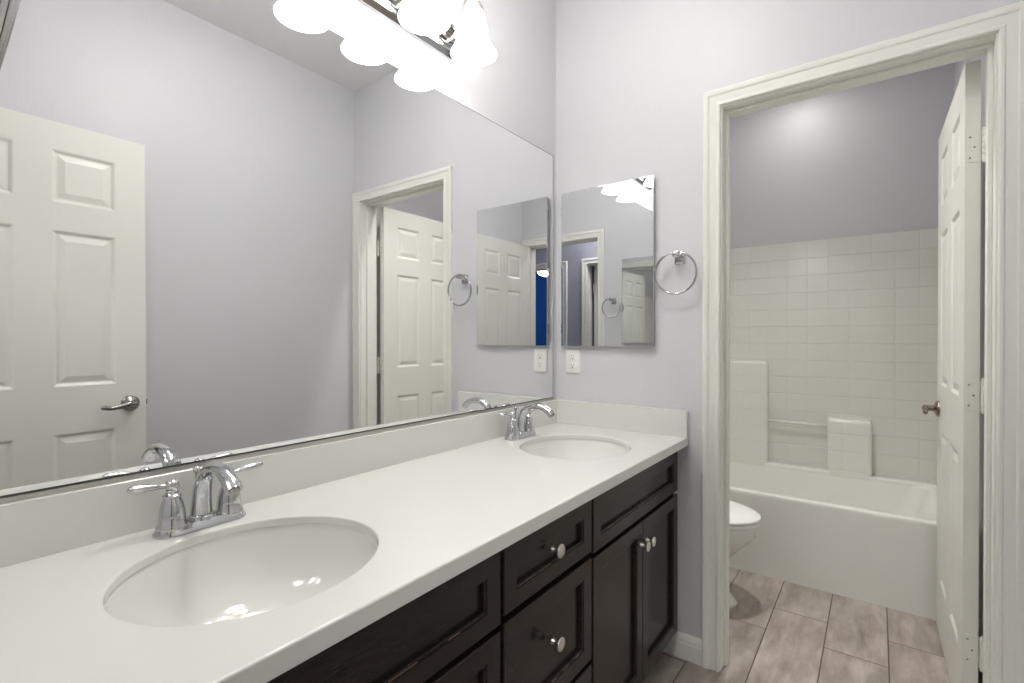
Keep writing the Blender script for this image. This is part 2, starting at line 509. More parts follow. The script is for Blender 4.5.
def hinge_bm(bm, x, y, z):
    """knuckle at x,y"""
    for k in range(5):
        z0 = z - 0.045 + k * 0.018
        lathe(bm, [(0.0, z0), (0.006, z0 + 0.0005), (0.006, z0 + 0.0165), (0.0, z0 + 0.017)], 12, at((x, y, 0)), caps=False)
    ball(bm, (x, y, z + 0.048), 0.0055, 10); ball(bm, (x, y, z - 0.048), 0.0055, 10)
    return bm

def lever(parent, y, z, x, mt, dirn=-1):
    """rose and lever on a face looking to -x"""
    h = obj('door_handle', lathe(BM(), [(0, 0), (0.033, 0), (0.033, 0.004), (0.030, 0.009), (0.020, 0.014), (0.0125, 0.017), (0.011, 0.045), (0, 0.045)], 28, at((x, y, z), '-x'), caps=False), mt, parent, 'auto', label='brushed nickel lever handle')
    p = spline([(x - 0.040, y + 0.012 * -dirn, z), (x - 0.046, y + dirn * 0.012, z + 0.001), (x - 0.046, y + dirn * 0.045, z - 0.006), (x - 0.047, y + dirn * 0.075, z - 0.010), (x - 0.049, y + dirn * 0.098, z - 0.006), (x - 0.053, y + dirn * 0.106, z - 0.004)], 6)
    obj('lever', tube(BM(), p, [0.009, 0.0105, 0.009, 0.0075, 0.008, 0.006], 14, 1.15), mt, h, True)
    return h

# six panel door of the tub room: near end of the leaf is the hinge edge
def tub_door():
    x_face, y_h, w = 1.3560, 0.137, 0.700
    t = thing('door_1', 'open white six-panel door of the tub room beside the bathtub', 'door', (x_face, y_h, 0.010), kind='structure')
    bm = six_panel(BM(), w)
    for v in bm.verts:
        u, d, z = v.co
        v.co = (d, u, z)
    obj('door_panel', bm, M_door, t, False)
    for z in (0.255, 1.02, 1.762):
        b = BM()
        hinge_bm(b, 0.0420, -0.010, z)
        box(b, (0.004, -0.0018, z - 0.045), (0.036, 0.0005, z + 0.045), 0.0006, 1)
        hg = obj('hinge', b, M_door, t, 'auto', label='white painted butt hinge')
        b = BM()
        for dz, dx in ((-0.031, 0.011), (0.0, 0.021), (0.031, 0.011)):
            lathe(b, [(0, 0), (0.0028, 0), (0.0028, 0.0006), (0, 0.0009)], 10, at((dx, -0.0018, z + dz), '-y'), caps=False)
        obj('screw', b, M_darknickel, hg, True)
    t.rotation_euler = (0, 0, math.radians(0.65))
    lever(t, w - 0.062, 0.905, 0.0, M_bronze, -1)
    obj('latch_bolt', box(BM(), (0.011, w - 0.001, 0.895), (0.024, w + 0.009, 0.915), 0.002), M_darknickel, t)
    return t
tub_door()

def entry_door():
    x_face, y_f, w = 1.3870, -1.1088, 0.700
    t = thing('door_2', 'white six-panel entry door standing open against the wall, seen in the mirror', 'door', (x_face, y_f, 0.010), kind='structure')
    bm = six_panel(BM(), w)
    for v in bm.verts:
        u, d, z = v.co
        v.co = (d, -u, z)
    obj('door_panel', bm, M_door, t, False)
    for z in (0.255, 1.02, 1.762):
        hg = obj('hinge', hinge_bm(BM(), 0.030, -w - 0.010, z), M_door, t, 'auto', label='white painted butt hinge')
    lever(t, -0.056, 0.919, 0.0, M_darknickel, -1)
    obj('latch_bolt', box(BM(), (0.009, -0.001, 0.908), (0.026, 0.008, 0.930), 0.002), M_darknickel, t)
    return t
entry_door()

def hall_door():
    w = 0.735
    t = thing('door_3', 'white door standing open inside the dark doorway across the hall', 'door', (1.450, YH - WT - 0.015, 0.010), kind='structure')
    bm = six_panel(BM(), w)
    for v in bm.verts:
        u, d, z = v.co
        v.co = (-d, -u, z)
    obj('door_panel', bm, M_door, t, False)
    for z in (0.255, 1.02, 1.762):
        obj('hinge', hinge_bm(BM(), 0.004, 0.008, z), M_nickel, t, 'auto')
    lever(t, -w + 0.065, 0.91, -0.035, M_nickel, 1)
    return t
hall_door()

# ================================================================== VANITY
XF = 0.550             # front of doors and drawer fronts
TF = 0.019
FRONT_RINGS = [(0.001, 0.0022), (0.0045, 0.0030), (0.0060, 0.0050), (0.0075, 0.0125), (0.0085, 0.0125)]
VY0, VY1 = -1.815, -0.022
def unit(label, y0, y1):
    """carcass with face frame between y0..y1"""
    t = thing('vanity_cabinet', label, 'cabinet', (0, (y0 + y1) / 2, 0), group=None)
    cy = (y0 + y1) / 2
    bm = BM()
    xb = 0.006
    fr = XF - TF - 0.001
    # sides, bottom, back, toe board
    box(bm, (xb, y0 - cy, 0.10), (fr - 0.018, y0 - cy + 0.014, 0.7985)); box(bm, (xb, y1 - cy - 0.014, 0.10), (fr - 0.018, y1 - cy, 0.7985))
    box(bm, (xb, y0 - cy + 0.014, 0.10), (fr - 0.018, y1 - cy - 0.014, 0.116)); box(bm, (xb, y0 - cy + 0.014, 0.116), (xb + 0.006, y1 - cy - 0.014, 0.7985))
    obj('carcass', bm, M_wood, t)
    bm = BM()
    box(bm, (0.455, y0 - cy, 0.0), (0.470, y1 - cy, 0.10)); box(bm, (xb, y0 - cy, 0.0), (0.455, y0 - cy + 0.014, 0.10)); box(bm, (xb, y1 - cy - 0.014, 0.0), (0.455, y1 - cy, 0.10))
    obj('toe_kick', bm, M_wood, t)
    bm = BM()
    box(bm, (fr - 0.018, y0 - cy, 0.10), (fr, y0 - cy + 0.035, 0.7985)); box(bm, (fr - 0.018, y1 - cy - 0.035, 0.10), (fr, y1 - cy, 0.7985))
    for (za, zb) in ((0.10, 0.135), (0.61, 0.65), (0.762, 0.7985)):
        box(bm, (fr - 0.018, y0 - cy + 0.035, za), (fr, y1 - cy - 0.035, zb))
    obj('face_frame', bm, M_wood, t)
    return t, cy

def front(parent, cy, name, y0, y1, z0, z1, st=0.0415, rail=None):
    rail = rail or st
    w, h = y1 - y0, z1 - z0
    bm = BM()
    panel_slab(bm, w, h, TF, [0, st, w - st, w], [0, rail, h - rail, h], FRONT_RINGS, False, 0.0022)
    for v in bm.verts:
        u, d, z = v.co
        v.co = (XF - d, y0 - cy + u, z0 + z)
    o = obj(name, bm, M_wood, parent)
    return o

def wear(parent, cy, spots):
    """bare slivers where the lacquer has rubbed off the bead under a recessed panel (y, z, length)"""
    for (y, z, ly) in spots:
        bm = box(BM(), (XF - 0.0032, y - cy, z + 0.0014), (XF - 0.0020, y - cy + ly, z + 0.0032), 0.0003, 1)
        obj('worn_edge', bm, M_wear, parent, label='thin bare wear mark on the dark lacquer')

def knob(parent, cy, y, z):
    prof = [(0, -0.002), (0.0075, -0.002), (0.0080, 0.001), (0.0078, 0.004), (0.0050, 0.0085), (0.0045, 0.012), (0.0052, 0.0155), (0.0095, 0.0195), (0.0150, 0.0225), (0.0158, 0.0245), (0.0150, 0.0265), (0.0100, 0.0280), (0, 0.0286)]
    obj('knob', lathe(BM(), prof, 28, at((XF, y - cy, z), 'x'), caps=False), M_nickel, parent, True, label='satin nickel mushroom knob')

R0, R1 = -0.7085, -0.031      # right unit fronts
D0, D1 = -1.0925, -0.7185     # drawer fronts
L0, L1 = -1.7800, -1.1040     # left unit fronts
ZA, ZB, ZC, ZD = 0.109, 0.621, 0.635, 0.781
# right sink cabinet
t, cy = unit('dark espresso sink cabinet with two doors beside the baseboard and doorway', -0.7135, VY1)
d = front(t, cy, 'false_front', R0, R1, ZC, ZD, rail=0.0375); wear(d, cy, [(-0.62, ZC + 0.0375, 0.13), (-0.40, ZC + 0.0375, 0.05), (-0.31, ZC + 0.0375, 0.02)])
mid = (R0 + R1) / 2
d = front(t, cy, 'door', R0, mid - 0.0015, ZA, ZB); knob(d, cy, -0.386, 0.5515)
d = front(t, cy, 'door', mid + 0.0015, R1, ZA, ZB); knob(d, cy, -0.340, 0.5515)
# drawer unit
t, cy = unit('dark espresso drawer unit between the two sink cabinets', -1.0980, -0.7135)
d = front(t, cy, 'drawer', D0, D1, 0.645, ZD, rail=0.0375); wear(d, cy, [(-1.045, 0.6825, 0.07), (-0.965, 0.6825, 0.05), (-0.88, 0.6825, 0.015)]); knob(d, cy, -0.9145, 0.721)
d = front(t, cy, 'drawer', D0, D1, 0.365, 0.629); wear(d, cy, [(-0.95, 0.4065, 0.06), (-0.86, 0.4065, 0.03), (-0.80, 0.4065, 0.02)]); knob(d, cy, -0.9145, 0.510)
d = front(t, cy, 'drawer', D0, D1, ZA, 0.351); knob(d, cy, -0.9145, 0.235)
# left sink cabinet
t, cy = unit('dark espresso sink cabinet nearest the entry, under the near sink', VY0, -1.0980)
d = front(t, cy, 'false_front', L0, L1, ZC, ZD, rail=0.0375); wear(d, cy, [(-1.52, ZC + 0.0375, 0.10), (-1.38, ZC + 0.0375, 0.06), (-1.25, ZC + 0.0375, 0.03)])
mid = (L0 + L1) / 2
d = front(t, cy, 'door', L0, mid - 0.0015, ZA, ZB); knob(d, cy, mid - 0.026, 0.5515)
d = front(t, cy, 'door', mid + 0.0015, L1, ZA, ZB); knob(d, cy, mid + 0.026, 0.5515)

# countertop with two oval cut-outs
ZT, ZU, ZS = 0.832, 0.8015, 0.8165
XC = 0.5787
SX, SA, SB = 0.311, 0.2005, 0.185         # sink centre x, half length (y), half width (x)
S_FAR, S_NEAR = -0.381, -1.4610
def countertop():
    t = thing('countertop', 'long white quartz countertop over the dark vanity cabinets', 'countertop', (0, 0, ZU))
    bm = BM()
    x0, x1 = 0.002, XC
    cells = [(YN + 0.002, S_NEAR), (-0.917, S_FAR)]
    bounds = [YN + 0.002, -1.10, -0.72, -0.002]
    def hole_cell(ya, yb, yc):
        crn = [math.atan2(y - yc, x - SX) for x in (x0, x1) for y in (ya, yb)]
        angs = sorted(set([round(-PI + 2 * PI * k / 96, 6) for k in range(96)] + [round(a, 6) for a in crn]))
        rings = {}
        for z in (ZT, ZS):
            inn, out = [], []
            for a in angs:
                ca, sa = math.cos(a), math.sin(a)
                r = 1 / math.sqrt((ca / SB) ** 2 + (sa / SA) ** 2)
                inn.append(bm.verts.new((SX + r * ca, yc + r * sa, z)))
                k = 1e9
                if ca > 1e-9: k = min(k, (x1 - SX) / ca)
                if ca < -1e-9: k = min(k, (x0 - SX) / ca)
                if sa > 1e-9: k = min(k, (yb - yc) / sa)
                if sa < -1e-9: k = min(k, (ya - yc) / sa)
                out.append(bm.verts.new((SX + k * ca, yc + k * sa, z)))
            n = len(angs)
            for i in range(n):
                j = (i + 1) % n
                bm.faces.new((inn[i], inn[j], out[j], out[i]))
            rings[z] = (inn, out)
        n = len(angs)
        for i in range(n):
            j = (i + 1) % n
            bm.faces.new((rings[ZT][0][i], rings[ZT][0][j], rings[ZS][0][j], rings[ZS][0][i]))
            for (a, b) in ((i, j),):
                p, q = rings[ZT][1][a].co, rings[ZT][1][b].co
                on_x = abs(p.x - q.x) < 1e-5 and (abs(p.x - x1) < 1e-5 or abs(p.x - x0) < 1e-5)
                on_y = abs(p.y - q.y) < 1e-5 and (abs(p.y + 0.002) < 1e-5 or abs(p.y - YN - 0.002) < 1e-5)
                if on_x or on_y:
                    bm.faces.new((rings[ZT][1][a], rings[ZT][1][b], rings[ZS][1][b], rings[ZS][1][a]))
    hole_cell(bounds[0], bounds[1], S_NEAR)
    hole_cell(bounds[2], bounds[3], S_FAR)
    # middle cell: top, bottom, front, back
    ya, yb = bounds[1], bounds[2]
    for z in (ZT, ZS):
        vs = [bm.verts.new(p) for p in ((x0, ya, z), (x1, ya, z), (x1, yb, z), (x0, yb, z))]
        # match the neighbours' boundary points is not needed: edges are collinear and flat
        bm.faces.new(vs)
    for x in (x0, x1):
        vs = [bm.verts.new(p) for p in ((x, ya, ZS), (x, yb, ZS), (x, yb, ZT), (x, ya, ZT))]
        bm.faces.new(vs)
    bmesh.ops.remove_doubles(bm, verts=bm.verts, dist=1e-5)
    bmesh.ops.recalc_face_normals(bm, faces=bm.faces)
    es = []
    for e in bm.edges:
        a, b = e.verts
        if abs(a.co.z - ZT) < 1e-5 and abs(b.co.z - ZT) < 1e-5 and len(e.link_faces) == 2:
            if abs(e.link_faces[0].normal.dot(e.link_faces[1].normal)) < 0.5 and a.co.x > 0.01: es.append(e)
    bmesh.ops.bevel(bm, geom=es, offset=0.0035, segments=3, affect='EDGES', profile=0.5, clamp_overlap=True)
    box(bm, (XC - 0.030, bounds[0], ZU), (XC, bounds[3], ZS), 0.0)
    box(bm, (0.002, bounds[0], ZU), (0.05, bounds[3], ZS), 0.0)
    obj('slab', bm, M_counter, t, False, shift=Vector((0, 0, -ZU)))
    b = BM(); box(b, (0.002, YN + 0.002, ZT - 0.0005), (0.0174, -0.0174, 0.9320), 0.0012, 1)
    obj('backsplash', b, M_counter, t, shift=Vector((0, 0, -ZU)))
    b = BM(); box(b, (0.002, -0.0174, ZT - 0.0005), (XC, -0.002, 0.9320), 0.0012, 1)
    obj('side_splash', b, M_counter, t, shift=Vector((0, 0, -ZU)))
    return t
countertop()

def sink(label, yc):
    t = thing('sink', label, 'sink', (SX, yc, ZS), group='oval undermount sinks in the vanity top')
    bm = BM()
    n = 72
    prof = [(1.10, -0.0005), (1.025, -0.0005), (1.012, -0.003), (1.004, -0.012), (0.985, -0.035), (0.95, -0.062), (0.88, -0.092), (0.77, -0.117), (0.62, -0.134), (0.45, -0.143), (0.28, -0.147), (0.13, -0.149)]
    rings = []
    for (s, z) in prof:
        k = 0.010 if s > 1 else 0.010 * s
        rings.append([Vector(((SB * s) * math.cos(2 * PI * i / n), (SA * s) * math.sin(2 * PI * i / n), z)) for i in range(n)])
    # outer shell underneath
    outer = [[Vector(((SB * s + 0.008) * math.cos(2 * PI * i / n), (SA * s + 0.008) * math.sin(2 * PI * i / n), z - 0.009)) for i in range(n)] for (s, z) in prof[1:]]
    loft(bm, outer[::-1] + rings, caps=True)
    bmesh.ops.remove_doubles(bm, verts=bm.verts, dist=1e-6)
    obj('basin', bm, M_porc, t, True)
    b = BM()
    lathe(b, [(0.0, -0.1485), (0.008, -0.148), (0.020, -0.146), (0.0225, -0.1435), (0.0215, -0.1415), (0.017, -0.1425), (0.015, -0.1445), (0, -0.1445)], 28, None, caps=False)
    lathe(b, [(0, -0.1445), (0.013, -0.1440), (0.0135, -0.1405), (0.010, -0.1385), (0, -0.138)], 28, None, caps=False)
    obj('drain', b, M_chrome, t, True, label='chrome pop-up drain')
    return t
s = sink('oval white undermount sink nearest the camera', S_NEAR)
dup(s, (SX, S_FAR, ZS), 'oval white undermount sink by the far wall and power outlet')

# faucets (local origin: centre of base on the counter)
def faucet(label, loc):
    t = thing('faucet', label, 'faucet', loc, group='chrome two-handle faucets')
    # base plate, stadium shape with stepped flange
    def stad(hx, hy, z, n=14):
        pts = []
        for k in range(n + 1):
            a = PI * k / n
            pts.append(Vector((hx * math.cos(a), hy - hx + hx * math.sin(a), z)))
        for k in range(n + 1):
            a = PI + PI * k / n
            pts.append(Vector((hx * math.cos(a), -(hy - hx) + hx * math.sin(a), z)))
        return pts
    bm = loft(BM(), [stad(0.0285, 0.0815, 0.0), stad(0.029, 0.082, 0.002), stad(0.0285, 0.0815, 0.005), stad(0.0255, 0.0785, 0.009), stad(0.0235, 0.0765, 0.0145), stad(0.021, 0.074, 0.017)])
    obj('base_plate', bm, M_chrome, t, 'auto')
    for s in (-1, 1):
        bm = lathe(BM(), [(0, 0.010), (0.0255, 0.010), (0.0262, 0.014), (0.0245, 0.019), (0.0226, 0.022), (0.0220, 0.034), (0.0205, 0.046), (0.0182, 0.056), (0.0152, 0.0645), (0.0138, 0.068), (0.0152, 0.0695), (0.0152, 0.073), (0.0118, 0.0755), (0.0098, 0.080), (0.0105, 0.083), (0, 0.0835)], 32, at((0, s * 0.0508, 0)), caps=False)
        h = obj('handle', bm, M_chrome, t, 'auto')
        b = BM()
        ball(b, (0, s * 0.0508, 0.091), 0.0118)
        p = spline([(0, s * 0.054, 0.0915), (0.000, s * 0.068, 0.0925), (0.0, s * 0.082, 0.0942), (0.0, s * 0.099, 0.0960), (0.0, s * 0.1145, 0.0970), (0, s * 0.1205, 0.0970)], 6)
        tube(b, p, [0.0050, 0.0052, 0.0072, 0.0085, 0.0078, 0.0030], 14, 0.85)
        obj('lever', b, M_chrome, h, True)
    # spout
    p = spline([(-0.002, 0, 0.010), (-0.001, 0, 0.045), (0.006, 0, 0.080), (0.026, 0, 0.109), (0.059, 0, 0.1225), (0.095, 0, 0.1200), (0.124, 0, 0.1065), (0.138, 0, 0.0935)], 8)
    b = tube(BM(), p, [0.0205, 0.0178, 0.0158, 0.0145, 0.0140, 0.0142, 0.0152, 0.0160], 22, 0.82, up=Vector((-1, 0, 0)))
    sp = obj('spout', b, M_chrome, t, 'auto')
    b = lathe(BM(), [(0, 0.0), (0.0095, 0.0), (0.0098, 0.004), (0, 0.004)], 20, Matrix.Translation((0.1398, 0, 0.0917)) @ Matrix.Rotation(math.radians(-40), 4, 'Y'), caps=False)
    obj('aerator', b, M_darknickel, sp, True)
    b = lathe(BM(), [(0, 0.012), (0.024, 0.012), (0.0245, 0.017), (0.0225, 0.022), (0.019, 0.024), (0, 0.024)], 28, at((0, 0, 0)), caps=False)
    obj('spout_collar', b, M_chrome, t, 'auto')
    b = lathe(BM(), [(0, 0.015), (0.003, 0.015), (0.003, 0.098), (0.0055, 0.101), (0.0068, 0.106), (0.0055, 0.111), (0.003, 0.113), (0, 0.1135)], 16, at((-0.0235, 0, 0)), caps=False)
    obj('lift_rod', b, M_chrome, t, True)
    return t
f = faucet('chrome faucet with two lever handles behind the near sink', (0.0765, -1.4555, ZT))
dup(f, (0.0765, -0.3740, ZT), 'chrome faucet with two lever handles behind the far sink, by the corner')

# ================================================================== BIG MIRROR
def wall_mirror():
    my0, my1, mz0, mz1 = YN + 0.02, -0.0292, 0.9412, 2.0001
    t = thing('wall_mirror', 'long frameless mirror above the vanity backsplash', 'mirror', (0, 0, mz0))
    b = BM()
    vs = [b.verts.new(p) for p in ((0.0052, my0, 0), (0.0052, my1, 0), (0.0052, my1, mz1 - mz0), (0.0052, my0, mz1 - mz0))]
    b.faces.new(vs)
    b2 = BM(); box(b2, (0.001, my0, 0), (0.0051, my1, mz1 - mz0))
    obj('glass_edge', b2, M_mirroredge, t)
    # the silvered face is a thin solid plate
    b.free(); b = BM(); box(b, (0.0047, my0 + 0.003, 0.0035), (0.0053, my1 - 0.0035, mz1 - mz0 - 0.0025))
    obj('mirror_glass', b, M_mirror, t)
    b = BM(); box(b, (0.001, my0, -0.0088), (0.0095, my1, 0.0))
    obj('bottom_channel', b, M_alu, t, label='aluminium channel under the mirror')
wall_mirror()

# ================================================================== MEDICINE CABINETS
def med_cabinet(label, loc, rotz=0.0):
    """local: x 0..w to the right, wall plane y=0, front towards -y"""
    w, h, d = 0.4125, 0.6627, 0.022
    t = thing('medicine_cabinet', label, 'medicine cabinet', loc, rotz, group='mirrored medicine cabinets')
    b = BM(); box(b, (0.003, -d + 0.005, 0.003), (w - 0.003, -0.0005, h - 0.003), 0.001, 1)
    obj('cabinet_body', b, M_brush, t)
    b = BM(); box(b, (0, -d, 0), (w, -d + 0.0045, h), 0.0008, 1)
    dr = obj('door', b, M_brush, t)
    b = BM(); box(b, (0.0016, -d - 0.0006, 0.0016), (w - 0.0016, -d + 0.0002, h - 0.0016))
    obj('mirror_glass', b, M_mirror2, dr)
    for z in (0.075, 0.33, 0.585):
        b = BM(); box(b, (-0.0035, -d + 0.004, z - 0.022), (0.004, -d + 0.012, z + 0.022), 0.001, 1)
        for k in (-0.012, 0.012): box(b, (-0.005, -d + 0.003, z + k - 0.004), (0.003, -d + 0.009, z + k + 0.004), 0.001, 1)
        obj('hinge', b, M_chrome, t)
    return t
mc = med_cabinet('mirrored medicine cabinet on the far wall above the power outlet', (0.0415, 0, 1.1677))
dup(mc, (0.4900, YN, 1.1690), 'mirrored medicine cabinet by the entry doorway, seen small inside the other cabinet mirror', rotz=PI)

# ================================================================== TOWEL RINGS
def towel_ring(label, loc, rotz=0.0, tilt=2.0, y_top=-0.049):
    """local origin: centre of wall plate; front towards -y"""
    t = thing('towel_ring', label, 'towel ring', loc, rotz, group='chrome towel rings')
    b = BM()
    def sq(s, y, r): return [Vector((p.x, y, p.y)) for p in rrect(0, 0, s, s * 1.18, r, 0, 4)]
    loft(b, [sq(0.0205, -0.0005, 0.004), sq(0.0205, -0.004, 0.004), sq(0.0185, -0.0075, 0.004), sq(0.0145, -0.0095, 0.004)])
    obj('wall_plate', b, M_chrome, t, 'auto')
    b = BM()
    yt = y_top
    loft(b, [[Vector((p.x, y, p.y + zc)) for p in rrect(0, 0, s, s, s * 0.5, 0, 4)] for (s, y, zc) in ((0.0125, -0.008, 0), (0.009, -0.016, 0), (0.0085, yt + 0.020, 0.004), (0.0110, yt + 0.012, 0.007), (0.0120, yt, 0.008), (0.0110, yt - 0.008, 0.008), (0.006, yt - 0.011, 0.008))])
    obj('post', b, M_chrome, t, 'auto')
    b = BM()
    R = 0.0765
    a0 = math.radians(tilt)
    top = Vector((-0.002, y_top, 0.0155))
    pts = []
    for k in range(64):
        a = 2 * PI * k / 64
        dz = R * (math.cos(a) - 1)
        pts.append(top + Vector((R * math.sin(a), -dz * math.sin(a0), dz * math.cos(a0))))
    tube(b, pts, 0.0042, 12, closed=True)
    obj('ring', b, M_chrome, t, True)
    return t
towel_ring('chrome towel ring on the far wall between cabinet and doorway', (0.5475, 0, 1.5040))
towel_ring('chrome towel ring beside the entry doorway, cut off by the upper left frame edge', (0.5680, YN, 1.5040), PI, 9.5, -0.0645)

# ================================================================== OUTLET
def outlet():
    t = thing('power_outlet', 'white duplex power outlet under the medicine cabinet', 'outlet', (0.0895, 0, 1.1025))
    b = BM(); loft(b, [[Vector((p.x, y, p.y)) for p in rrect(0, 0, 0.035 - i, 0.0520 - i, 0.004, 0, 4)] for (i, y) in ((0, -0.0005), (0, -0.003), (0.002, -0.0055), (0.004, -0.006))])
    obj('cover_plate', b, M_plastic, t, 'auto')
    for s in (-1, 1):
        b = BM(); loft(b, [[Vector((p.x, y, p.y + s * 0.0195)) for p in rrect(0, 0, 0.0168 - i, 0.0140 - i, 0.009, 0, 6)] for (i, y) in ((0, -0.005), (0, -0.0072), (0.001, -0.0078))])
        r = obj('receptacle', b, M_plastic, t, 'auto')
        b = BM()
        box(b, (-0.0075, -0.0080, s * 0.0195 + 0.001), (-0.0055, -0.0076, s * 0.0195 + 0.009)); box(b, (0.0055, -0.0080, s * 0.0195 + 0.001), (0.0075, -0.0076, s * 0.0195 + 0.009))
        lathe(b, [(0, 0), (0.0028, 0), (0.0028, 0.0003), (0, 0.0003)], 12, at((0, -0.0077, s * 0.0195 - 0.0065), '-y'), caps=False)
        obj('slots', b, M_slot, r)
    b = lathe(BM(), [(0, 0), (0.003, 0), (0.003, 0.001), (0, 0.0014)], 12, at((0, -0.006, 0), '-y'), caps=False)
    obj('screw', b, M_plastic, t, True)
outlet()

# ================================================================== VANITY LIGHT
def vanity_light():
    ys = (-0.708, -0.915, -1.122)
    x0 = 0.136
    t = thing('vanity_light', 'three-light chrome bar fixture with frosted bell shades above the mirror', 'wall light', (0, -0.915, 2.185))
    L = lambda x, y, z: Vector((x, y + 0.915, z - 2.185))
    # reeded bar: profile extruded along y
    prof = [(0.0005, 2.125), (0.010, 2.125)]
    for k in range(7):
        z = 2.132 + k * 0.0155
        prof += [(0.018 + 0.004 * math.sin(PI * k / 6), z), (0.024 + 0.005 * math.sin(PI * k / 6), z + 0.005), (0.018 + 0.004 * math.sin(PI * k / 6), z + 0.011)]
    prof += [(0.010, 2.245), (0.0005, 2.245)]
    b = loft(BM(), [[L(x, y, z) for (x, z) in prof] for y in (-1.155, -0.675)])
    obj('back_plate', b, M_chrome, t, 'auto', label='reeded chrome back plate')
    for y in ys:
        p = spline([L(0.020, y, 2.165), L(0.045, y, 2.168), L(0.075, y, 2.190), L(0.092, y, 2.245), L(0.110, y, 2.288), L(0.130, y, 2.290), L(0.136, y, 2.275), L(0.136, y, 2.245)], 7)
        a = obj('arm', tube(BM(), p, 0.0048, 12), M_nickel, t, True, label='curved nickel arm')
        b = lathe(BM(), [(0, -0.045), (0.031, -0.045), (0.034, -0.040), (0.033, -0.034), (0.027, -0.018), (0.018, -0.006), (0.010, 0.0), (0.0075, 0.008), (0, 0.008)], 28, at(L(x0, y, 2.252)), caps=False)
        obj('socket_cap', b, M_nickel, a, 'auto')
        DZ = 0.020
        sh = [(0.0300, 2.200), (0.0325, 2.192), (0.0365, 2.178), (0.0395, 2.160), (0.0415, 2.140), (0.0450, 2.120), (0.0500, 2.100), (0.0585, 2.084), (0.0665, 2.073), (0.0715, 2.066), (0.0725, 2.063)]
        sh = [(r, z + DZ) for (r, z) in sh]
        inn = [(r - 0.003, z + 0.0005) for (r, z) in sh[::-1]]
        b = lathe(BM(), sh + inn, 40, at(L(x0, y, 0)), caps=False)
        so = obj('lamp_shade', b, M_shade, t, True, label='frosted alabaster glass bell shade')
        b = BM(); ball(b, L(x0, y, 2.130), 0.026, 20, (1, 1, 1.1))
        lathe(b, [(0.013, 2.147), (0.012, 2.195), (0, 2.198)], 16, at(L(x0, y, 0)), caps=False)
        obj('bulb', b, M_bulb, so, True)
    return t
vanity_light()

# ================================================================== BATHTUB UNIT
YA = 0.882             # apron face
YB = 1.645             # surround back face
def tub():
    t = thing('bathtub', 'white one-piece bathtub with moulded tile surround', 'bathtub', (W / 2, YA, 0))
    o = Vector((-W / 2, -YA, 0))
    cx, cy = W / 2, (YA + YT - 0.004) / 2
    hx, hy = W / 2 - 0.004, (YT - 0.004 - YA) / 2
    zr = 0.414
    rg = [rrect(cx, cy, hx, hy - 0.004, 0.006, 0.0), rrect(cx, cy, hx, hy - 0.004, 0.006, 0.020), rrect(cx, cy, hx, hy - 0.001, 0.006, 0.30), rrect(cx, cy, hx, hy, 0.006, zr - 0.016), rrect(cx, cy, hx, hy, 0.006, zr - 0.007),
          rrect(cx, cy, hx - 0.003, hy - 0.003, 0.008, zr - 0.001), rrect(cx, cy, hx - 0.012, hy - 0.012, 0.012, zr)]
    # inner basin: front deck 0.075, back deck 0.09, left 0.09, right 0.10 with a sloped right end
    def inn(fx0, fx1, fy0, fy1, r, z):
        x0, x1, y0, y1 = fx0, W - fx1, YA + fy0, YT - fy1
        return rrect((x0 + x1) / 2, (y0 + y1) / 2, (x1 - x0) / 2, (y1 - y0) / 2, r, z)
    rg += [inn(0.085, 0.085, 0.060, 0.085, 0.07, zr - 0.001), inn(0.093, 0.095, 0.070, 0.092, 0.075, zr - 0.006), inn(0.100, 0.106, 0.076, 0.0965, 0.08, zr - 0.020), inn(0.112, 0.150, 0.086, 0.104, 0.09, 0.27), inn(0.130, 0.205, 0.105, 0.118, 0.11, 0.14),
           inn(0.165, 0.250, 0.140, 0.140, 0.12, 0.085), inn(0.25, 0.34, 0.22, 0.22, 0.12, 0.072)]
    obj('tub', loft(BM(), [[p + o for p in r] for r in rg]), M_tub, t, 'auto')
    # surround panels (origin kept on the world axes so the joint grid lines up)
    def wobj(name, bm, m, sm=False):
        ob = obj(name, bm, m, t, sm)
        ob.matrix_parent_inverse = Matrix.Translation((-W / 2, -YA, 0))
        return ob
    b = BM()
    zt = 1.803
    box(b, (0.004, YB, zr - 0.004), (W - 0.004, YT - 0.002, zt), 0.004, 2)
    wobj('back_panel', b, M_surround, 'auto')
    b = BM(); box(b, (0.003, YA + 0.03, zr - 0.004), (0.018, YB, zt), 0.004, 2)
    wobj('side_panel', b, M_surround, 'auto')
    b = BM(); box(b, (W - 0.018, YA + 0.03, zr - 0.004), (W - 0.003, YB, zt), 0.004, 2)
    wobj('side_panel', b, M_surround, 'auto')
    # moulded ledges: tall one on the left, lower one in the middle, thin shelves between
    def block(x0, x1, zt_):
        b = BM(); box(b, (x0, 1.5635, 0.385), (x1, YB + 0.003, zt_))
        es = [e for e in b.edges if not (all(v.co.z < 0.39 for v in e.verts) or all(v.co.y > YB for v in e.verts))]
        bmesh.ops.bevel(b, geom=es, offset=0.020, segments=5, affect='EDGES', profile=0.5, clamp_overlap=True)
        wobj('shelf_block', b, M_surround, 'auto')
    block(0.018, 0.591, 1.057)
    block(0.909, 1.124, 0.731)
    b = BM(); box(b, (0.575, 1.5640, 0.385), (0.925, YB + 0.003, 0.4175), 0.006, 3)
    wobj('soap_ledge', b, M_tub, 'auto')
    b = BM(); box(b, (1.11, 1.5640, 0.385), (W - 0.018, YB + 0.003, 0.4175), 0.006, 3)
    wobj('rear_ledge', b, M_tub, 'auto')
    b = tube(BM(), [(0.588, 1.600, 0.682), (0.912, 1.600, 0.680)], 0.0085, 14)
    wobj('grab_bar', b, M_clear, True)
tub()

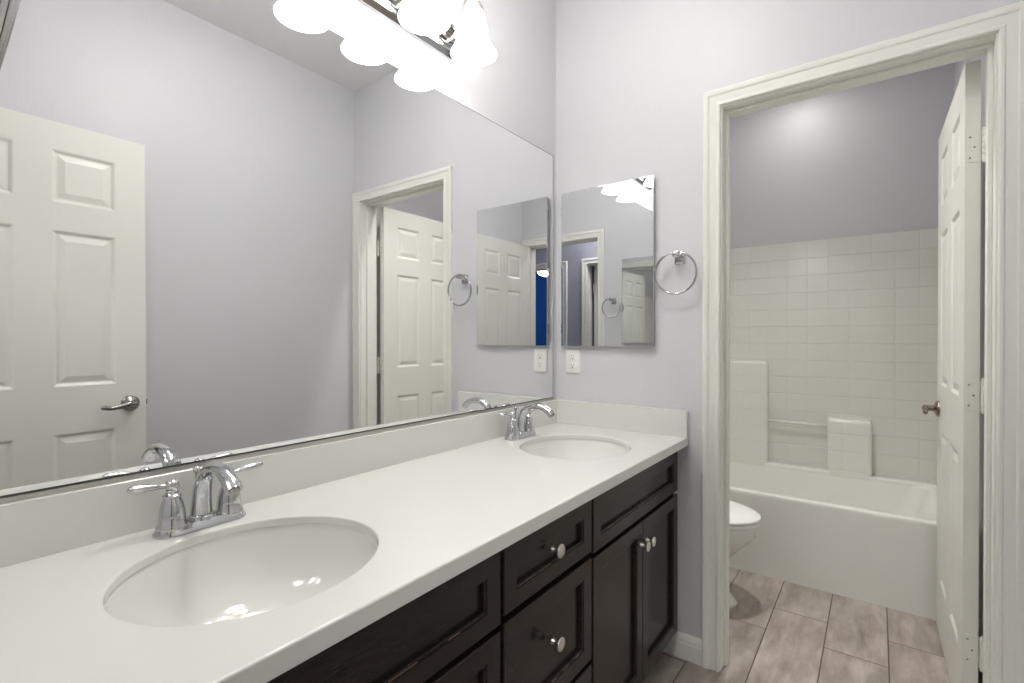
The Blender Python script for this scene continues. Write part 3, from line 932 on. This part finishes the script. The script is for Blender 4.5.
# recessed lights: one over the tub, plus an added unseen fill by the doorway
def downlight(label, loc, watts, spread):
    t = thing('recessed_light', label, 'ceiling light', loc)
    b = lathe(BM(), [(0.062, -0.001), (0.064, -0.005), (0.088, -0.004), (0.092, -0.0005), (0.062, -0.0005)], 40, None, caps=False)
    obj('trim_ring', b, M_plastic, t, 'auto')
    b = lathe(BM(), [(0, -0.0012), (0.062, -0.0012), (0.062, -0.0006), (0, -0.0006)], 32, None, caps=False)
    obj('lens', b, M_canlens, t, True)
    ld = bpy.data.lights.new('downlight', 'AREA'); ld.shape = 'DISK'; ld.size = 0.12; ld.energy = watts; ld.color = WARM[:3]
    ld.spread = math.radians(spread)
    lo = bpy.data.objects.new('downlight', ld); C.objects.link(lo); lo.parent = t; lo.location = (0, 0, -0.008)
downlight('round recessed ceiling light over the tub', (0.76, 1.33, CEIL), DOWNLIGHT_W, 180)
downlight('added unseen recessed fill light over the tub room floor by the doorway', (0.72, 0.36, CEIL), TOILET_FILL_W, 105)  # added out of view to brighten apron, floor and tiles

# ================================================================== TOILET
def toilet():
    yc = 0.500
    t = thing('toilet', 'white toilet beside the tub, mostly hidden behind the door frame', 'toilet', (0.0, yc, 0))
    n = 40
    def egg(x0, x1, hw, z, sq=1.0):
        """egg outline from back x0 to tip x1, half width hw"""
        pts = []
        L = x1 - x0
        for k in range(n):
            a = 2 * PI * k / n
            c, s_ = math.cos(a), math.sin(a)
            xm = x0 + L * 0.44
            x = xm + (L * 0.56 * c if c > 0 else L * 0.44 * c)
            pts.append(Vector((x, hw * s_ * (1 - 0.0 * c), z)))
        return pts
    # pedestal and bowl
    rg = [egg(0.13, 0.645, 0.118, 0.0), egg(0.13, 0.645, 0.118, 0.014), egg(0.14, 0.632, 0.110, 0.026), egg(0.15, 0.592, 0.099, 0.07), egg(0.16, 0.580, 0.100, 0.14), egg(0.17, 0.605, 0.118, 0.20),
          egg(0.18, 0.655, 0.145, 0.255), egg(0.19, 0.698, 0.168, 0.298), egg(0.20, 0.718, 0.180, 0.325), egg(0.20, 0.723, 0.183, 0.345), egg(0.20, 0.724, 0.184, 0.372), egg(0.205, 0.720, 0.181, 0.380)]
    obj('bowl', loft(BM(), rg), M_porc, t, True)
    b = loft(BM(), [egg(0.215, 0.732, 0.184, 0.3815), egg(0.21, 0.737, 0.188, 0.386), egg(0.21, 0.737, 0.188, 0.397), egg(0.215, 0.733, 0.185, 0.401)])
    obj('seat', b, M_plastic, t, 'auto')
    b = loft(BM(), [egg(0.217, 0.733, 0.185, 0.4035), egg(0.21, 0.740, 0.190, 0.407), egg(0.211, 0.739, 0.189, 0.414), egg(0.220, 0.730, 0.181, 0.420), egg(0.26, 0.68, 0.142, 0.427), egg(0.36, 0.54, 0.05, 0.430)])
    obj('lid', b, M_plastic, t, 'auto')
    b = BM(); box(b, (0.015, -0.20, 0.36), (0.19, 0.20, 0.72), 0.025, 4)
    obj('tank', b, M_porc, t, 'auto')
    b = BM(); box(b, (0.010, -0.21, 0.722), (0.20, 0.21, 0.756), 0.012, 3)
    obj('tank_lid', b, M_porc, t, 'auto')
    b = BM(); lathe(b, [(0, 0), (0.013, 0), (0.013, 0.008), (0, 0.010)], 18, at((0.19, -0.15, 0.67), 'x'), caps=False)
    tube(b, [(0.202, -0.15, 0.67), (0.206, -0.12, 0.668), (0.206, -0.085, 0.665)], [0.006, 0.0065, 0.005], 12)
    obj('flush_lever', b, M_chrome, t, True)
    b = BM(); box(b, (0.19, -0.19, 0.355), (0.24, 0.19, 0.385), 0.008, 2)
    obj('tank_shelf', b, M_porc, t, 'auto')
toilet()

# ================================================================== ADDED FILL DOMES, BLUE ROOM LAMP
def dome(name, label, loc, m, r=0.15):
    t = thing(name, label, 'ceiling light', loc)
    b = lathe(BM(), [(0, -0.001), (r * 0.8, -0.001), (r * 0.85, -0.02), (r * 0.7, -0.03), (0, -0.03)], 40, None, caps=False)
    obj('ceiling_pan', b, M_nickel, t, 'auto')
    b = lathe(BM(), [(r, -0.022), (r * 1.0, -0.035), (r * 0.9, -0.065), (r * 0.68, -0.092), (r * 0.36, -0.108), (0, -0.113)], 40, None, caps=False)
    obj('glass_dome', b, m, t, True)
    return t
M_mainglass = emit_mat('bathroom_fill_glass', WARM, MAIN_FILL_EMIT)
dome('fill_dome', 'added unseen fill dome on the bathroom ceiling, above the vanity aisle', (0.50, -0.95, CEIL), M_mainglass, 0.17)  # added out of view to even out the bathroom light
dome('hall_fill_dome', 'added unseen fill dome on the hall ceiling outside the entry', (1.05, -2.82, CEIL), M_hallglass, 0.17)  # added out of view, fills through the doorways from behind the camera
def pendant():
    t = thing('pendant_lamp', 'white glass lamp hanging in the blue room, seen reflected', 'pendant lamp', (2.62, -4.10, CEIL))
    b = lathe(BM(), [(0, -0.001), (0.06, -0.001), (0.055, -0.02), (0.012, -0.03), (0.008, -0.035), (0.008, -0.52), (0, -0.52)], 24, None, caps=False)
    obj('stem', b, M_nickel, t, 'auto')
    b = lathe(BM(), [(0.03, -0.50), (0.09, -0.515), (0.14, -0.55), (0.155, -0.585), (0.13, -0.62), (0.07, -0.645), (0, -0.652)], 36, None, caps=False)
    obj('glass_bowl', b, M_roomglass, t, True)
pendant()
